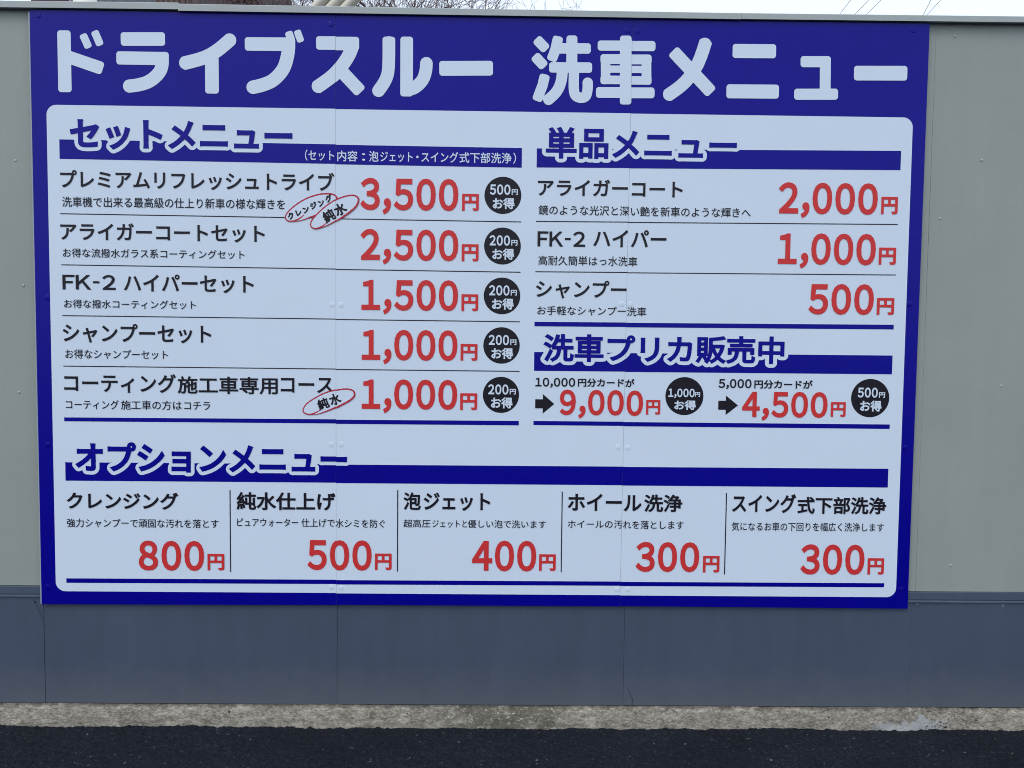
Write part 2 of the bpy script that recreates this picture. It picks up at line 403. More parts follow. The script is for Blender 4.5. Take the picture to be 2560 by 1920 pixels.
ITEMS = [
 [('プレミアムリフレッシュトライブ', -1281.9, -450.2, ('ム', 1726.9, 1677.9))],
 [('アライガーコートセット', -1284.9, -662.8, ('ラ', 1567.6, 1519.8))],
 [('ＦＫ－２', -1281.3, -1119.2, ('Ｆ', 1413.6, 1368.9)), ('ハイパーセット', -1094.5, -697.6, ('セ', 1416.0, 1366.3))],
 [('シャンプーセット', -1283.1, -828.7, ('セ', 1262.1, 1211.1))],
 [('コーティング', -1282, -938.8, ('コ', 1102.8, 1057.5)), ('施工車専用', -933.8, -625.6, ('施', 1106.2, 1051.8)), ('コース', -616.6, -454.8, ('コ', 1104.3, 1058.9))],
 [('アライガーコート', 172.2, 617.6, ('ラ', 1717.9, 1671.5))],
 [('ＦＫ－２', 172.9, 319.9, ('Ｆ', 1562.9, 1517)), ('ハイパー', 344.5, 570.5, ('ハ', 1564.5, 1519.5))],
 [('シャンプー', 169.8, 449.7, ('シ', 1410.8, 1362))],
 [('クレンジング', -1281.1, -935.8, ('ク', 741.6, 690.4))],
 [('純水仕上げ', -755.4, -447.9, ('純', 747.5, 691.3))],
 [('泡', -236.2, -182, ('泡', 750.4, 694.7)), ('ジェット', -173, 35, ('ト', 749, 696))],
 [('ホイール', 277.4, 509, ('ホ', 750, 696.5)), ('洗浄', 516.7, 637.3, ('洗', 750.5, 694.6))],
 [('スイング', 794.2, 995.3, ('ス', 746.1, 696.3)), ('式下部洗浄', 1000.3, 1280.7, ('式', 746.3, 692))],
]
for it in ITEMS: text('item_lettering', it, M_BLACK, LIFT['ink'], .020 if it[0][3][1] > 800 else .026)
k1, k2, k3, k4 = ('施', 1029.9, 1001.1), ('仕', 665.4, 638.5), ('超', 664.9, 639.7), ('汚', 667.2, 641.1)
NOTES = [
 [('洗車機で出来る最高級の仕上り新車の様な輝きを', -1277.7, -600.7, ('洗', 1650.4, 1619.4))],
 [('お得な流撥水ガラス系コーティングセット', -1278.2, -725.3, ('得', 1494.1, 1466.9))],
 [('お得な撥水コーティングセット', -1277.6, -874.9, ('得', 1338.5, 1312.1))],
 [('お得なシャンプーセット', -1276.8, -962.7, ('得', 1185.8, 1157.2))],
 [('コーティング', -1278.2, -1115.8, k1), ('施工車の方は', -1108.8, -922, k1), ('コチラ', -914.5, -834.3, k1)],
 [('鏡のような光沢と深い艶を新車のような輝きへ', 174.8, 829.1, ('鏡', 1642.8, 1613.2))],
 [('高耐久簡単はっ水洗車', 176.1, 482, ('高', 1488.8, 1459.6))],
 [('お手軽なシャンプー洗車', 174.9, 512.6, ('手', 1334.6, 1307))],
 [('強力シャンプーで頑固な汚れを落とす', -1281.8, -811.5, ('強', 659.8, 632.5))],
 [('ピュアウォーター', -754.4, -564.2, k2), ('仕上げで水シミを防ぐ', -554.5, -293.6, k2)],
 [('超高圧', -236, -151.4, k3), ('ジェットと', -145.5, -36.9, k3), ('優しい泡で洗います', -34.6, 210.2, k3)],
 [('ホイールの', 278.4, 419.3, k4), ('汚れを落とします', 423.8, 643.3, k4)],
 [('気になるお車の下回りを幅広く洗浄します', 794.5, 1275.6, ('気', 664.6, 636.9))],
]
for it in NOTES: text('note_lettering', it, M_BLACK, LIFT['ink'], .006)
CARDS = [[('１０，０００', 171.5, 295.2, ('１', 1112.3, 1085.3)), ('円分カードが', 303.7, 480, ('円', 1110.3, 1085.5))],
         [('５，０００', 742.4, 845.3, ('５', 1114, 1085.8)), ('円分カードが', 853.9, 1036.8, ('円', 1110.6, 1085.2))]]
for it in CARDS: text('card_lettering', it, M_BLACK, LIFT['ink'], .028)
PRICES = [('３，５００', -370.9, -71.6, 1718.5, 1620.8, -59.8, -8.6, 1674, 1622.2), ('２，５００', -370.8, -70.6, 1563.9, 1469.4, -59.9, -8.1, 1520.8, 1468.6),
 ('１，５００', -367.6, -70.3, 1408.7, 1316.3, -59.6, -8.1, 1367.7, 1315.9), ('１，０００', -366.6, -71, 1255, 1162.4, -61.2, -9, 1214.6, 1162.8),
 ('１，０００', -366.5, -70.8, 1101.8, 1010.4, -61.4, -8.6, 1061.8, 1009.6), ('２，０００', 914.3, 1221.1, 1721.7, 1626.5, 1232.4, 1283.6, 1681, 1628.1),
 ('１，０００', 916.8, 1220.3, 1565.7, 1471.7, 1230.3, 1283.6, 1525.7, 1473.1), ('５００', 1015.9, 1219.4, 1411, 1317, 1229.5, 1283.5, 1370.5, 1318.2),
 ('９，０００', 248.3, 507.6, 1076.5, 996.4, 517.5, 561.6, 1046.5, 1000.7), ('４，５００', 817.6, 1085.2, 1075.2, 996, 1096, 1142.5, 1045.2, 998.7),
 ('８００', -1060.8, -857.8, 592, 496.9, -847.2, -794.8, 551.4, 499.1), ('５００', -535.9, -335.2, 597.5, 502.2, -324.8, -272.7, 556.2, 503.8),
 ('４００', -20.3, 180.6, 598.7, 503.5, 189.9, 242.3, 557.6, 504.6), ('３００', 494, 694.1, 599.3, 503.4, 706.5, 758.6, 556.1, 503), ('３００', 1015.2, 1217.5, 595.4, 498.5, 1228.2, 1280.1, 552.4, 500.1)]
for s, x0, x1, zt, zb, a0, a1, at, ab in PRICES:
    p = text('price_lettering', [(s, x0, x1, (s[0], zt, zb))], M_RED, LIFT['ink'], .031)
    text('yen_character', [('円', a0, a1, ('円', at, ab))], M_RED, LIFT['ink'], .034, parent=p)

# black saving badges
def disc(cx, cz, r, n=64): return [(cx+r*math.cos(2*math.pi*k/n), cz+r*math.sin(2*math.pi*k/n)) for k in range(n)]
for cx, cz, r, s in [(65, 1670.7, 56.5, '５００'), (65.3, 1516.5, 56.5, '２００'), (65.3, 1363.7, 56.4, '２００'), (65.3, 1211, 56.4, '２００'), (65.1, 1057.7, 56.2, '２００'), (636.5, 1059.3, 59.4, '１，０００'), (1218.6, 1058.6, 60, '５００')]:
    b = flat('saving_badge', mmv(disc(cx, cz, r)), [tuple(range(64))], LIFT['bar'], M_BLACK)
    if len(s) > 3: g = [(s, cx-50.7, cx+31.8, (s[0], cz+23, cz-3)), ('円', cx+33, cx+48.7, ('円', cz+12.5, cz-1.5))]
    else: g = [(s, cx-40, cx+23, (s[0], cz+32.5, cz+1.5)), ('円', cx+27, cx+46, ('円', cz+18.8, cz+1.6))]
    zo = -5.5 if len(s) > 3 else 0
    g2 = [('お得', cx-31, cx+36, ('得', cz-7.5+zo, cz-42+zo*.2))]
    text('badge_lettering', g+g2, M_WHITE, LIFT['ink'], .030, parent=b)
# thin dividers and thick rules
for x0, x1, a, b in [(-1284.2, 121.8, 1598.5, 1591.9), (-1284.2, 121.8, 1443.6, 1438.2), (-1284, 121.8, 1288.6, 1285.9), (-1283.6, 122, 1133.6, 1132.5), (167.3, 1286.2, 1592.9, 1598), (167.3, 1285.7, 1439.2, 1442.7)]:
    quad('divider_line', x0, x1, (a+1.5, a-1.5), (b+1.5, b-1.5), M_BLACK, LIFT['bar'])
for x, t, b in [(-775.6, 752.6, 493.9), (-254.2, 756.8, 498.6), (259.8, 756.5, 500.3), (775.6, 755.6, 496.8)]:
    quad('divider_line', x-1.7, x+1.7, (t, b), (t, b), M_BLACK, LIFT['bar'])
for x0, x1, zl, zr in [(-1284.1, 121.3, (975.1, 963), (978.2, 964.3)), (166.6, 1284.6, (1285.2, 1271.3), (1288.8, 1274.2)), (166.8, 1283.2, (977.5, 964.5), (977.5, 963.3)), (-1286.9, 1283.1, (470.5, 456.3), (474.5, 461.3))]:
    quad('rule_bar', x0, x1, zl, zr, M_BLUE, LIFT['bar'])
for x0, xt, c in [(171.7, 231.4, 1031), (742.9, 804.7, 1031.8)]:
    xs_ = x0+23.6
    flat('arrow', mmv([(x0, c-14.2), (xs_, c-14.2), (xs_, c-30.6), (xt, c), (xs_, c+30.6), (xs_, c+14.2), (x0, c+14.2)]), [(0, 1, 5, 6), (1, 2, 3, 4, 5)], LIFT['bar'], M_BLACK)

# hand-drawn red rings
RINGS = [([(-542.5, 1604.4), (-552.7, 1595.4), (-565.4, 1588.4), (-578.1, 1584.4), (-590.8, 1584.9), (-598.4, 1591.1), (-599.0, 1599.9), (-591.9, 1611.4), (-577.9, 1625.4), (-557.6, 1640.8), (-533.4, 1654.3), (-508.0, 1663.4), (-485.2, 1668.1), (-462.4, 1668.4), (-448.4, 1664.2), (-442.1, 1656.1), (-444.6, 1647.2), (-456.1, 1635.7), (-478.9, 1619.1), (-506.9, 1603.6), (-524.7, 1597.1), (-542.5, 1589.9), (-562.9, 1584.0), (-574.3, 1583.2)],
          [('ク', -583.1, 1600.1), ('レ', -559, 1610.5), ('ン', -536.7, 1619.6), ('ジ', -513.8, 1632.5), ('ン', -490.3, 1640.3), ('グ', -467.5, 1654.5)], 21.5, 24, .06),
         ([(-472.7, 1581.3), (-485.4, 1571.0), (-500.7, 1563.9), (-512.1, 1563.1), (-521.0, 1569.3), (-522.2, 1579.4), (-514.6, 1593.4), (-495.5, 1613.8), (-470.0, 1635.6), (-444.6, 1651.6), (-419.2, 1662.0), (-396.4, 1666.1), (-383.7, 1663.1), (-376.7, 1655.6), (-378.6, 1643.0), (-387.5, 1629.0), (-405.3, 1613.7), (-425.6, 1599.5), (-444.7, 1587.9), (-463.8, 1577.0), (-486.7, 1566.6), (-500.7, 1562.0)],
          [('純', -466.9, 1602.2), ('水', -432.6, 1623.4)], 37, 31, .038),
         ([(-494.9, 1005.3), (-508.3, 997.5), (-522.5, 992.1), (-533.9, 992.0), (-544.4, 996.7), (-547.7, 1004.3), (-544.3, 1013.9), (-533.8, 1026.5), (-512.9, 1041.0), (-484.4, 1056.5), (-455.8, 1065.9), (-427.3, 1071.4), (-408.3, 1072.1), (-394.1, 1067.9), (-388.8, 1059.4), (-391.2, 1048.8), (-403.6, 1037.2), (-427.4, 1023.6), (-451.2, 1011.9), (-475.0, 1002.2), (-494.0, 995.3), (-511.1, 990.8), (-522.5, 990.2)],
          [('純', -485.8, 1025), ('水', -449.2, 1039.7)], 35, 21, .038)]
def catmull(p, n=6):
    out = [np.array(p[0], float)]
    for i in range(len(p)-1):
        a, b, c, d = [np.array(p[min(max(j, 0), len(p)-1)], float) for j in (i-1, i, i+1, i+2)]
        for k in range(1, n+1):
            t = k/n; out.append(.5*(2*b+(c-a)*t+(2*a-5*b+4*c-d)*t*t+(3*b-a-3*c+d)*t**3))
    return out
for ri, (path, chars, em, ang, dil) in enumerate(RINGS):
    lf = LIFT['ring']+ri % 2*.0006
    pts = catmull(path); n = len(pts); v = []; f = []
    for i, p in enumerate(pts):
        t = pts[min(i+1, n-1)]-pts[max(i-1, 0)]; t /= np.hypot(*t)+1e-9; u = i/(n-1)
        h = 2.3-.45*math.sin(u*2*math.pi*1.0) if u < .8 else 2.3*(1-u)/.2+.3
        if u < .06: h *= .5+u/.12
        h *= 1+.12*math.sin(i*1.7)
        nn = np.array([-t[1], t[0]])*h; v += [tuple((p+nn)/1000), tuple((p-nn)/1000)]
    f = [(2*i, 2*i+1, 2*i+3, 2*i+2) for i in range(n-1)]
    v = [(x, z) for x, z in v]
    ring = flat('red_ring', v, f, lf, M_RING)
    inner = [p/1000 for p in pts[int(n*.08):int(n*.94)]]
    c = sum(inner)/len(inner)
    flat('ring_fill', [tuple(c)]+[tuple(p) for p in inner], [(0, i+1, (i+1) % len(inner)+1) for i in range(len(inner))], lf-.0002, M_WHITE, parent=ring)
    V = []; FA = []; k = 0
    for ch, x, z in chars:
        gv, gf, b = glyph(ch, dil); q = gv-np.array([(b[0]+b[2])/2, (b[1]+b[3])/2]); a = R(ang)
        q = q@np.array([[math.cos(a), math.sin(a)], [-math.sin(a), math.cos(a)]])*em+np.array([x, z])
        V.append(q/1000); FA += [tuple(i+k for i in g) for g in gf]; k += len(gv)
    flat('ring_lettering', np.concatenate(V), FA, lf+.0003, M_BLACK, parent=ring)

# bolt caps along the joints and the edges
def dome(r, h, n=20, m=5):
    v = []; f = []
    for j in range(m):
        a = j/(m)*math.pi/2
        for k in range(n): v.append((r*math.cos(a)*math.cos(2*math.pi*k/n), -h*math.sin(a), r*math.cos(a)*math.sin(2*math.pi*k/n)))
    v.append((0, -h, 0))
    for j in range(m-1):
        for k in range(n): f.append((j*n+k, j*n+(k+1) % n, (j+1)*n+(k+1) % n, (j+1)*n+k))
    for k in range(n): f.append(((m-1)*n+k, (m-1)*n+(k+1) % n, m*n))
    return v, [q[::-1] for q in f]
caps = []
dv, df = dome(.0088, .0009)
capw = mesh_obj('bolt_cap', dv, df, M_CAPW, sign, True); capb = mesh_obj('bolt_cap', dv, df, M_CAPB, sign, True)
firsts = {'w': capw, 'b': capb}; used = set()
for k, x, z in [('w', -458.5, 1331.3), ('w', -430, 1331), ('w', -460.5, 898.2), ('w', -430, 898.5), ('w', -461.2, 448.5), ('w', -430.7, 446), ('w', 436, 1342.5), ('w', 463, 1342), ('w', 432.5, 897.4), ('w', 463, 896.2), ('w', 436.5, 446.3), ('w', 469.6, 446.5),
               ('b', -1339.9, 2190.2), ('b', -1329.3, 1343.2), ('b', -1337.1, 889.3), ('b', -1344.8, 441.7), ('b', -460.6, 2177), ('b', 440, 2172), ('b', 470, 2171), ('b', 1315, 2186), ('b', 1331, 1352.8), ('b', 1333.5, 902.8), ('b', 1337, 450.6)]:
    o = firsts[k]
    if k in used: o = o.copy(); COL.objects.link(o)
    used.add(k); o.parent = sign
    o.location = (x/1000, -.0004, z/1000-SIGN_B)
bpy.data.objects.remove(fo)

# ------------------------------------------------------------------ the wall
wall = empty('wall', (0, .03, 0))
tag(wall, 'long low wall of greige boards above a slate blue skirting on a rough concrete footing', 'wall')
WO = Matrix.Translation((0, -.03, 0))
def wpart(o): o.parent = wall; o.matrix_parent_inverse = WO; return o
SE = [-5.0-.0, -4.09, -3.186, -2.276, -1.366, -.446, .464, 1.3795, 2.29, 3.2, 4.11, 5.02]
def panel(name, x0, x1, y0, y1, z0, z1, m, nx=24, nz=24, seed=0, amp=.0006, edge=.0007):
    """a board with a slightly uneven painted face"""
    xs = np.linspace(x0, x1, nx); zs = np.linspace(z0, z1, nz); X, Z = np.meshgrid(xs, zs)
    Y = y0+amp*(vnoise(X*3, Z*3, seed)+.5*vnoise(X*9, Z*9, seed+3))
    Y[:, 0] += edge; Y[:, -1] += edge
    v = [(X[j, i], Y[j, i], Z[j, i]) for j in range(nz) for i in range(nx)]
    f = [(j*nx+i, j*nx+i+1, (j+1)*nx+i+1, (j+1)*nx+i) for j in range(nz-1) for i in range(nx-1)]
    n = len(v); v += [(x0, y1, z0), (x1, y1, z0), (x1, y1, z1), (x0, y1, z1)]
    a, b, c, d = 0, nx-1, nz*nx-1, (nz-1)*nx
    f += [(n+1, n, n+3, n+2), tuple(range(a, b+1))[::-1]+(n, n+1), tuple(range(d, c+1))+(n+2, n+3),
          tuple(j*nx for j in range(nz))+(n+3, n), tuple(j*nx+nx-1 for j in range(nz))[::-1]+(n+1, n+2)]
    return wpart(mesh_obj(name, v, f, m, None))
for i in range(len(SE)-1):
    x0, x1 = SE[i]+.0004, SE[i+1]-.0004
    panel('upper_board', x0-.0001+(.012 if 7 <= i else 0), x1+.0001+(.012 if 6 <= i else 0), .014, .045, .4425, 2.214, M_WALL, 30, 50, 11+i, .0006, .0004)
    panel('skirting_board', x0, x1, .010, .045, .0680, .4095, M_SKIRT, 40, 16, 40+i, .0010)
wpart(mesh_obj('core', *box(-5.0, 5.03, .047, .11, .02, 2.205), M_DARK))
# flashing between the boards: an upper strip, a groove and a worn lip, its highlight line painted in as lighter colour
pr = [(.012, .4420), (.0065, .4405), (.0060, .4185), (.0085, .4165), (.0085, .4145), (.0045, .4135), (.0045, .4098), (.0100, .4090)]
v = [(x, y, z) for x in (-5.0, 5.02) for y, z in pr]; n = len(pr)
wpart(mesh_obj('flashing', v, [(k, n+k, n+k+1, k+1) for k in range(4)], M_SKIRT))
M_LIP = mat('worn_lip_highlight_paint', (.088, .115, .165), rough=.45, noise=.25, nscale=7)
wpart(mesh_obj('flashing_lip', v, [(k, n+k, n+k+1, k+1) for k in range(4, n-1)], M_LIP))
# coping lengths, each a little out of line with the next
def coping(x0, zb0, zt0, x1, zb1, zt1, yo=0):
    k = .9962; ff = lambda z: 1.2119+(z-1.2119)*k
    zb0, zt0, zb1, zt1 = map(ff, (zb0, zt0, zb1, zt1))
    pr = lambda zb, zt: [(-.009+yo, zb), (-.009+yo, zt-.002), (-.007+yo, zt), (.06, zt+.006), (.125, zt), (.125, zb), (.113, zb), (.113, zb+.012), (.0135, zb+.004), (-.006+yo, zb+.001)]
    a, b = pr(zb0, zt0), pr(zb1, zt1); n = len(a)
    v = [(x0, y, z) for y, z in a]+[(x1, y, z) for y, z in b]
    f = [(k_, n+k_, n+(k_+1) % n, (k_+1) % n) for k_ in range(n)]+[tuple(range(n)), tuple(range(2*n-1, n-1, -1))]
    wpart(mesh_obj('coping', v, [q[::-1] for q in f], M_COPING))
coping(-5.0, 2.206, 2.228, -2.75, 2.208, 2.229); coping(-2.749, 2.2075, 2.2275, -.9165, 2.2139, 2.2342)
coping(-.916, 2.2093, 2.2305, .783, 2.2100, 2.2290, -.001); coping(.784, 2.2110, 2.2296, 2.62, 2.2180, 2.2365); coping(2.621, 2.216, 2.235, 5.03, 2.222, 2.241)
# screws, chips, a hole and hairline cracks in the skirting
sv, sf = dome(.004, .0018, 12, 3)
for k, (x, z, m, y) in enumerate([(1.396, .4005, M_SCREW, .0095), (1.672, .4015, M_SCREW, .0095), (1.672, .3950, M_SCREW, .0095), (1.45, 2.175, M_SCREWL, .0135), (1.548, 1.80, M_SCREWL, .0135), (1.425, 1.62, M_SCREWL, .0135), (1.50, .497+.03, M_SCREWL, .0135), (1.64, 1.10, M_SCREWL, .0135), (-1.43, 1.05, M_SCREWL, .0135), (-1.41, 1.38, M_SCREWL, .0135), (-1.425, 1.76, M_SCREWL, .0135)]):
    o = wpart(mesh_obj('screw_head', sv, sf, m, None, True)); o.matrix_parent_inverse = Matrix.Identity(4); o.location = (x, y-.03, z)
def crack(pts, w_):
    v = []; f = []; n = len(pts); random.seed(n)
    for i, (x, z) in enumerate(pts):
        a = pts[max(i-1, 0)]; b = pts[min(i+1, n-1)]; t = Vector((b[0]-a[0], b[1]-a[1])).normalized(); h = w_*random.uniform(.5, 1.2)*(.4 if i in (0, n-1) else 1)
        v += [(x-t.y*h, .0086, z+t.x*h), (x+t.y*h, .0086, z-t.x*h)]
    f = [(2*i, 2*i+1, 2*i+3, 2*i+2) for i in range(n-1)]
    wpart(mesh_obj('crack', v, f, M_DARK))
crack([(-1.393, .404), (-1.392, .396), (-1.389, .385), (-1.382, .370), (-1.374, .352), (-1.369, .335), (-1.367, .31)], .0006)
crack([(.4735, .130), (.480, .118), (.486, .108), (.4895, .0975), (.494, .089), (.4935, .078), (.4940, .0690)], .0008)
wpart(mesh_obj('hole', [(-1.3915+.0035*math.cos(k*math.pi/6), .0086, .3925+.0035*math.sin(k*math.pi/6)) for k in range(12)], [tuple(range(12))], M_DARK))

# rough concrete footing
def concrete():
    m = bpy.data.materials.new('concrete'); m.use_nodes = True; t = m.node_tree; N = t.nodes; b = N['Principled BSDF']; L = t.links.new
    b.inputs['Roughness'].default_value = .92; b.inputs['Specular IOR Level'].default_value = .2
    tc = N.new('ShaderNodeTexCoord')
    def noise(scale, det=6, rough=.6, stretch=None):
        n = N.new('ShaderNodeTexNoise'); n.inputs['Scale'].default_value = scale; n.inputs['Detail'].default_value = det; n.inputs['Roughness'].default_value = rough
        mp = N.new('ShaderNodeMapping'); L(tc.outputs['Object'], mp.inputs[0]); mp.inputs['Scale'].default_value = stretch or (1, 1, 1); L(mp.outputs[0], n.inputs['Vector']); return n.outputs['Fac']
    def ramp(fac, stops):
        r = N.new('ShaderNodeValToRGB'); e = r.color_ramp.elements
        while len(e) < len(stops): e.new(.5)
        for k, (p, c) in enumerate(stops): e[k].position = p; e[k].color = (*c, 1)
        L(fac, r.inputs[0]); return r.outputs[0]
    def mixc(fac, a, b_):
        x = N.new('ShaderNodeMix'); x.data_type = 'RGBA'
        if isinstance(fac, float): x.inputs[0].default_value = fac
        else: L(fac, x.inputs[0])
        for k, s in ((6, a), (7, b_)):
            if isinstance(s, tuple): x.inputs[k].default_value = (*s, 1)
            else: L(s, x.inputs[k])
        return x.outputs[2]
    def math_(op, a, b_=None):
        x = N.new('ShaderNodeMath'); x.operation = op
        for k, s in ((0, a), (1, b_)):
            if s is None: continue
            if isinstance(s, (int, float)): x.inputs[k].default_value = s
            else: L(s, x.inputs[k])
        return x.outputs[0]
    c = ramp(noise(55, 8, .78, (.42, 1, 1.1)), [(.34, (.13, .118, .098)), (.5, (.255, .237, .198)), (.66, (.40, .375, .328))])
    big = ramp(noise(5, 4, .6, (1, 1, 1)), [(.35, (.82, .82, .82)), (.65, (1.12, 1.11, 1.10))])
    mm_ = N.new('ShaderNodeMix'); mm_.data_type = 'RGBA'; mm_.blend_type = 'MULTIPLY'; mm_.inputs[0].default_value = 1; L(c, mm_.inputs[6]); L(big, mm_.inputs[7]); c = mm_.outputs[2]
    grit = ramp(noise(190, 4, .65, (.6, 1, 1.1)), [(.33, (.62, .62, .62)), (.5, (1.0, 1.0, 1.0)), (.66, (1.40, 1.40, 1.38))])
    m2 = N.new('ShaderNodeMix'); m2.data_type = 'RGBA'; m2.blend_type = 'MULTIPLY'; m2.inputs[0].default_value = 1; L(c, m2.inputs[6]); L(grit, m2.inputs[7]); c = m2.outputs[2]
    c = mixc(math_('MULTIPLY', ramp(noise(160, 3, .6, (.5, 1, 1)), [(.52, (0, 0, 0)), (.68, (1, 1, 1))]), .45), c, (.48, .46, .42))
    sep = N.new('ShaderNodeSeparateXYZ'); L(tc.outputs['Object'], sep.inputs[0]); x = sep.outputs[0]; z = sep.outputs[2]
    def band(x0, x1, soft):
        a = N.new('ShaderNodeMapRange'); a.inputs[1].default_value = x0-soft; a.inputs[2].default_value = x0+soft; L(x, a.inputs[0])
        d = N.new('ShaderNodeMapRange'); d.inputs[1].default_value = x1-soft; d.inputs[2].default_value = x1+soft; d.inputs[3].default_value = 1; d.inputs[4].default_value = 0; L(x, d.inputs[0])
        return math_('MULTIPLY', a.outputs[0], d.outputs[0])
    # mossy dark patch near the middle with white flecks
    dk = math_('MULTIPLY', band(-.11, .27, .05), ramp(noise(14, 5), [(.38, (0, 0, 0)), (.5, (1, 1, 1))]))
    c = mixc(math_('MULTIPLY', dk, .7), c, (.085, .082, .06))
    fl = math_('MULTIPLY', band(-.12, .30, .04), ramp(noise(120, 5, .65, (.7, 1, 1)), [(.585, (0, 0, 0)), (.62, (1, 1, 1))]))
    c = mixc(math_('MULTIPLY', fl, .7), c, (.50, .50, .46))
    # spilled pale paint at the right
    wp = math_('MULTIPLY', band(1.27, 1.48, .03), ramp(math_('SUBTRACT', noise(16, 4, .6), math_('MULTIPLY', z, 7.0)), [(.26, (0, 0, 0)), (.33, (1, 1, 1))]))
    c = mixc(math_('MULTIPLY', wp, .6), c, (.38, .41, .44))
    bk = math_('MULTIPLY', band(1.38, 1.66, .06), ramp(noise(150, 3, .6, (.6, 1, 1)), [(.60, (0, 0, 0)), (.63, (1, 1, 1))]))
    c = mixc(bk, c, (.03, .03, .03))
    # dirt and contact shadow along the foot of the boards, painted into the colour
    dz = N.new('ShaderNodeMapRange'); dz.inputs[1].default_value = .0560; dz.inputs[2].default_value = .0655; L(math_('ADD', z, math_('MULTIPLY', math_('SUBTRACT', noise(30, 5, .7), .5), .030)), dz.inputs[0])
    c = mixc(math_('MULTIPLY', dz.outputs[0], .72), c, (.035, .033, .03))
    # air holes
    v = N.new('ShaderNodeTexVoronoi'); v.inputs['Scale'].default_value = 22
    mp2 = N.new('ShaderNodeMapping'); mp2.inputs['Scale'].default_value = (1, 0, 1); L(tc.outputs['Object'], mp2.inputs[0]); L(mp2.outputs[0], v.inputs['Vector'])
    gate = N.new('ShaderNodeSeparateColor'); L(v.outputs['Color'], gate.inputs[0])
    rad = math_('ADD', math_('MULTIPLY', gate.outputs[0], .06), .03)
    on = math_('MULTIPLY', math_('LESS_THAN', v.outputs['Distance'], rad), math_('GREATER_THAN', gate.outputs[1], .72))
    c = mixc(on, c, (.025, .022, .02))
    L(c, b.inputs['Base Color'])
    bp = N.new('ShaderNodeBump'); bp.inputs['Strength'].default_value = .8; bp.inputs['Distance'].default_value = .004
    hh = math_('SUBTRACT', math_('ADD', noise(60, 6, .7, (.5, 1, 1)), math_('MULTIPLY', noise(240, 3), .5)), math_('MULTIPLY', on, .8))
    L(hh, bp.inputs['Height']); L(bp.outputs[0], b.inputs['Normal'])
    return m
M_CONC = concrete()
xs = np.concatenate([np.linspace(-5, -1.9, 120)[:-1], np.arange(-1.9, 2.1, .0035), np.linspace(2.1, 5.02, 120)])
prof = [(-.004, -.05), (-.004, 0), (-.0035, .008), (-.003, .016), (-.0025, .024), (-.002, .032), (-.001, .040), (0, .047), (.001, .053), (.0025, .058), (.005, .0620), (.0085, .0645), (.014, .0662), (.045, .0670)]
v = []
for k, (y, z) in enumerate(prof):
    X = xs; n_ = vnoise(X*22, np.full_like(X, z*60), 5)*.0016+vnoise(X*90, np.full_like(X, z*150), 6)*.0011+vnoise(X*4, np.full_like(X, 0.), 7)*.0014
    zz = vnoise(X*5, np.full_like(X, .3), 8)*.0022+vnoise(X*40, np.full_like(X, .7), 9)*.0010
    wgt = 1 if y < .012 else .2
    v += [(X[i], y+n_[i]*wgt, z+(zz[i] if z > .03 else zz[i]*z/.03)*wgt) for i in range(len(X))]
nx = len(xs)
f = [(k*nx+i, k*nx+i+1, (k+1)*nx+i+1, (k+1)*nx+i) for k in range(len(prof)-1) for i in range(nx-1)]
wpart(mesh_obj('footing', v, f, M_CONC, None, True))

# ------------------------------------------------------------------ asphalt
def asphalt():
    m = bpy.data.materials.new('asphalt'); m.use_nodes = True; t = m.node_tree; N = t.nodes; b = N['Principled BSDF']; L = t.links.new
    tc = N.new('ShaderNodeTexCoord')
    v = N.new('ShaderNodeTexVoronoi'); v.inputs['Scale'].default_value = 210; L(tc.outputs['Object'], v.inputs['Vector'])
    sp = N.new('ShaderNodeSeparateColor'); L(v.outputs['Color'], sp.inputs[0])
    r = N.new('ShaderNodeValToRGB'); e = r.color_ramp.elements
    e[0].position = 0; e[0].color = (.0045, .0062, .0105, 1); e[1].position = .93; e[1].color = (.013, .0165, .026, 1)
    x = e.new(.985); x.color = (.022, .027, .037, 1); x = e.new(.9975); x.color = (.035, .04, .05, 1); x = e.new(.9998); x.color = (.15, .15, .15, 1)
    L(sp.outputs[0], r.inputs[0])
    n = N.new('ShaderNodeTexNoise'); n.inputs['Scale'].default_value = 3; n.inputs['Detail'].default_value = 5; L(tc.outputs['Object'], n.inputs['Vector'])
    mr = N.new('ShaderNodeMapRange'); mr.inputs[1].default_value = .3; mr.inputs[2].default_value = .7; mr.inputs[3].default_value = .8; mr.inputs[4].default_value = 1.25; L(n.outputs['Fac'], mr.inputs[0])
    h = N.new('ShaderNodeMix'); h.data_type = 'RGBA'; h.blend_type = 'MULTIPLY'; h.inputs[0].default_value = 1; L(r.outputs[0], h.inputs[6]); L(mr.outputs[0], h.inputs[7]); L(h.outputs[2], b.inputs['Base Color'])
    b.inputs['Roughness'].default_value = .8; b.inputs['Specular IOR Level'].default_value = .15
    n2 = N.new('ShaderNodeTexNoise'); n2.inputs['Scale'].default_value = 320; n2.inputs['Detail'].default_value = 4; L(tc.outputs['Object'], n2.inputs['Vector'])
    bp = N.new('ShaderNodeBump'); bp.inputs['Strength'].default_value = .9; bp.inputs['Distance'].default_value = .003; L(n2.outputs['Fac'], bp.inputs['Height']); L(bp.outputs[0], b.inputs['Normal'])
    return m
xs = np.concatenate([[-60, -20, -8, -4], np.linspace(-3, -1.85, 60)[:-1], np.arange(-1.85, 2.05, .0034), np.linspace(2.05, 3, 50)[1:], [4, 8, 20, 60]])
ys = np.concatenate([[-80, -25, -8, -3, -1.5], np.linspace(-.9, -.32, 40)[:-1], np.arange(-.32, .004, .0034)])
X, Y = np.meshgrid(xs, ys)
Z = .0016*vnoise(X*120, Y*120, 21)+.0016*vnoise(X*60, Y*60, 22)+.0010*vnoise(X*260, Y*260, 23)+.002*vnoise(X*6, Y*6, 24)
